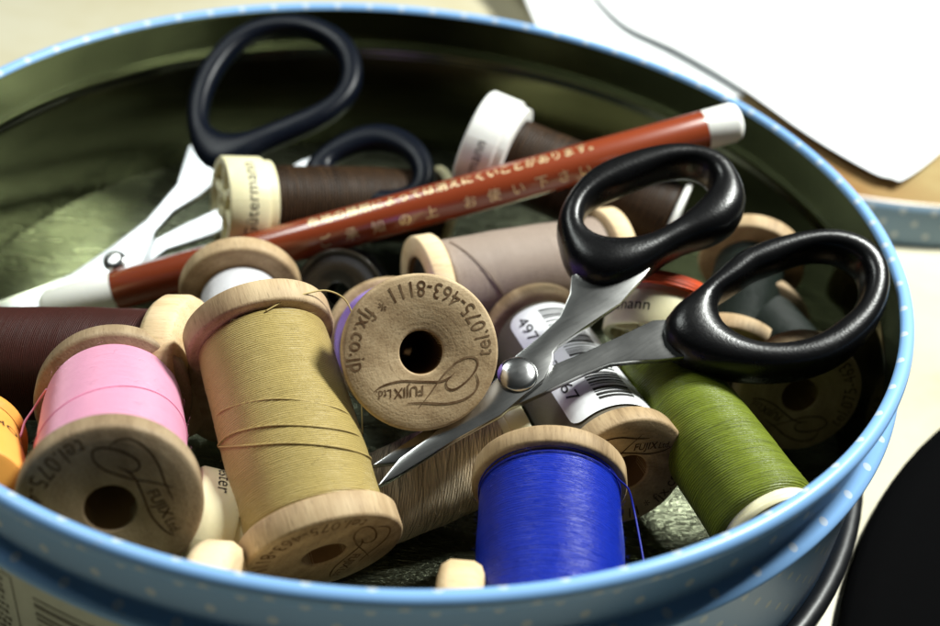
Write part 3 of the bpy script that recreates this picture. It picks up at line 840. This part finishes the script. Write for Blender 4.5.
# printed block of tiny lines, framed
for k in range(13):
    z = -18.6 - k * 1.5; a = -126.0
    while a < -117.2:
        w = r_.uniform(.18, .5); g.append(curved_patch(97.82, a, a + w, z + zo, z + r_.uniform(.6, .95) + zo, 0, 1, 2)); a += w + r_.uniform(.08, .22)
g.append(curved_patch(97.82, -126.6, -115.9, -16.6 + zo, -16.4 + zo, 0, 1, 12))
g.append(curved_patch(97.82, -116.0, -115.85, -40 + zo, -16.4 + zo, 0, 6, 1))
z = -18.0
while z > -39:
    w = r_.choice((.35, .35, .7, 1.0)); g.append(curved_patch(97.82, -113.6, -102.5, z - w + zo, z + zo, 0, 1, 14)); z -= w + r_.choice((.4, .5, .9))
obj('printing', join(*g), PRINT_GREY, stick, smooth=False)

# ------------------------------------------------------------------ table, lid, paper, black things
M = N('cream_table'); co = M.coord()
st = M.noise(co, 1.1, 5, 0.65, 0.4)
c = M.ramp(st, [(0.40, (0.55, 0.515, 0.385)), (0.60, (0.50, 0.45, 0.30)), (0.72, (0.35, 0.30, 0.165))])
c = M.mix(M.math('MULTIPLY', M.noise(co, 60, 4), 0.2), c, (0.55, 0.50, 0.36))
M.set(Base_Color=c, Roughness=0.45)
M.normal(M.bump(M.noise(co, 25, 4), 0.1, 0.004))
tb = obj('table', ([(x, y, z) for z in (-75, -43.1) for x, y in ((-900, -215), (900, -215), (900, 1300), (-900, 1300))], [(3, 2, 1, 0), (4, 5, 6, 7), (0, 1, 5, 4), (1, 2, 6, 5), (2, 3, 7, 6), (3, 0, 4, 7)]), M.m, smooth=False)
tb['kind'] = 'structure'

lc = V((126, 178, -43))
lid = empty('tin_lid', lc, None, 'blue dotted round lid lying on the table beneath the paper', 'tin lid')
LIDP = paint('lid_enamel', (0.20, 0.29, 0.38), (0.50, 0.52, 0.52), 2 * PI * 99 / 72, 7.4, 0.85)
obj('skirt', lathe([(98.6, 0.1), (99.2, .4), (99.4, 1.2), (99.4, 10.5), (99.1, 11.6), (98.4, 12.3)], 160), LIDP, lid)
M = N('lid_top_lacquer'); co = M.coord()
c = M.ramp(M.noise(M.mapping(co, (1.4, 1.4, 1)), 1.0, 4), [(0.4, (0.24, 0.135, 0.05)), (0.6, (0.36, 0.28, 0.13))])
M.set(Base_Color=c, Roughness=0.35)
obj('top', lathe([(98.4, 12.3), (97.6, 12.9), (96.6, 12.6), (95.6, 11.6), (94.6, 11.4), (0.01, 11.4)], 160), M.m, lid)

M = N('white_paper'); co = M.coord()
c = M.mix(M.noise(co, 3, 3), (0.76, 0.78, 0.79), (0.82, 0.83, 0.83))
M.set(Base_Color=c, Roughness=0.7, Specular_IOR_Level=0.2)
M.normal(M.bump(M.noise(co, 1.2, 3), 0.25, 0.05))
PAPER = M.m
def sheet(outline, zf, nsub=22):
    """paper sheet: outline grid between two edges, zf(x, y) gives its height"""
    a, b, c_, d = [V((p[0], p[1], 0)) for p in outline]
    vs, fs = [], []
    for i in range(nsub + 1):
        for j in range(nsub + 1):
            s, t = i / nsub, j / nsub
            p = a * (1 - s) * (1 - t) + b * s * (1 - t) + c_ * s * t + d * (1 - s) * t
            # rounded corner at a
            vs.append((p.x, p.y, zf(p.x, p.y)))
    for i in range(nsub):
        for j in range(nsub):
            q = i * (nsub + 1) + j
            fs.append((q, q + nsub + 1, q + nsub + 2, q + 1))
    return vs, fs
def poly_sheet(pts, z, zf=None):
    P = catmull(pts, 6, True)
    bm = bmesh.new(); vv = [bm.verts.new((p.x, p.y, 0)) for p in P]
    f = bm.faces.new(vv); bmesh.ops.triangulate(bm, faces=[f])
    for _ in range(3):
        e = [e for e in bm.edges if e.calc_length() > 18]
        if e: bmesh.ops.subdivide_edges(bm, edges=e, cuts=1); bmesh.ops.triangulate(bm, faces=[f for f in bm.faces if len(f.verts) > 3])
    for v in bm.verts: v.co.z = z + (zf(v.co.x, v.co.y) if zf else 0)
    bmesh.ops.recalc_face_normals(bm, faces=bm.faces[:])
    bm.verts.index_update()
    g = ([tuple(v.co) for v in bm.verts], [tuple(v.index for v in f.verts) for f in bm.faces]); bm.free()
    return g
top_pts = [(126.7, 89.5), (130.5, 90.5), (147, 113), (170, 150), (260, 270), (270, 330), (160, 340), (60, 300), (47, 215), (46, 205), (56.5, 177), (73, 161), (89.5, 140), (107, 110), (121, 92.0)]
pap = obj('paper_sheet', poly_sheet(top_pts, -28.6, lambda x, y: 0.9 * math.sin(x * .05 + y * .03)), PAPER)
tag(pap, 'bright white paper sheet with faint pencil lines lying on the lid', 'paper')
und = obj('paper_sheet', poly_sheet([(33, 150), (52, 137), (70, 128), (88, 134), (92, 150), (80, 240), (40, 262), (12, 235), (20, 205)], -30.4, lambda x, y: 0.8 * math.sin(x * .06)), PAPER)
tag(und, 'second white paper sheet peeking out between the tin rim and the upper sheet', 'paper')
LINE = flat_mat('pencil_line', (0.42, 0.45, 0.46), 0.8)
for ln, wd in (([(160, 232), (163, 218), (168, 206), (176, 196)], 1.6), ([(150, 150), (155, 160), (158, 172)], .8), ([(168, 180), (176, 184), (186, 190)], .8)):
    obj('pencil_mark', ribbon(ln, wd, -26.9, taper=False), LINE, pap, smooth=False)

trc = V((229.8, -102.7, -43))
tr = obj('round_tray', lathe([(0.01, 3.6), (138, 3.6), (144, 4.2), (148.3, 4.0), (149.6, 3.2), (150, 2.2), (149.4, .9), (147.6, .05)][::-1], 128), flat_mat('matt_black_tray', (0.0014, 0.0014, 0.0016), 0.8, 0.02))
tr.location = trc * S
tag(tr, 'matt black round tray at the lower right corner on the table', 'tray')
cab = obj('cable', tube([(R_ * math.cos(math.radians(a)), R_ * math.sin(math.radians(a)), -43 + 2.1 + dz) for a, R_, dz in [(x, 99.6 + .15 * math.sin(x * .08), 0.2 + 0.2 * math.sin(x * .1)) for x in range(-75, 41, 3)]], 1.9, 16), plastic('black_rubber', (0.004, 0.0045, 0.006), 0.42))
tag(cab, 'black cable running round the foot of the tin at the right', 'cable')

# ------------------------------------------------------------------ light
w = bpy.data.worlds.new('World'); sc.world = w; w.use_nodes = True
bg = w.node_tree.nodes['Background']
bg.inputs[0].default_value = (0.82, 0.95, 0.92, 1); bg.inputs[1].default_value = 0.016
def lamp(name, pos, target, sx, sy, watts, colour):
    ld = bpy.data.lights.new(name, 'AREA'); ld.shape = 'RECTANGLE'; ld.size = sx * S; ld.size_y = sy * S; ld.energy = watts
    ld.color = colour
    lo = bpy.data.objects.new(name, ld); col.objects.link(lo)
    lo.location = V(pos) * S
    lo.rotation_euler = (V(pos) - V(target)).to_track_quat('Z', 'Y').to_euler()
    return lo
lamp('ceiling_lamp', (-260, 118, 450), (0, 0, -20), 250, 150, 165, (0.94, 1.0, 0.96))
lamp('side_lamp', (290, 165, 410), (20, 0, -20), 100, 100, 640, (0.97, 1.0, 0.95))

sc.view_settings.view_transform = 'Standard'; sc.view_settings.look = 'None'
sc.view_settings.exposure = 0; sc.view_settings.gamma = 1
sc.render.engine = 'CYCLES'
sc.cycles.use_denoising = True
sc.cycles.max_bounces = 8
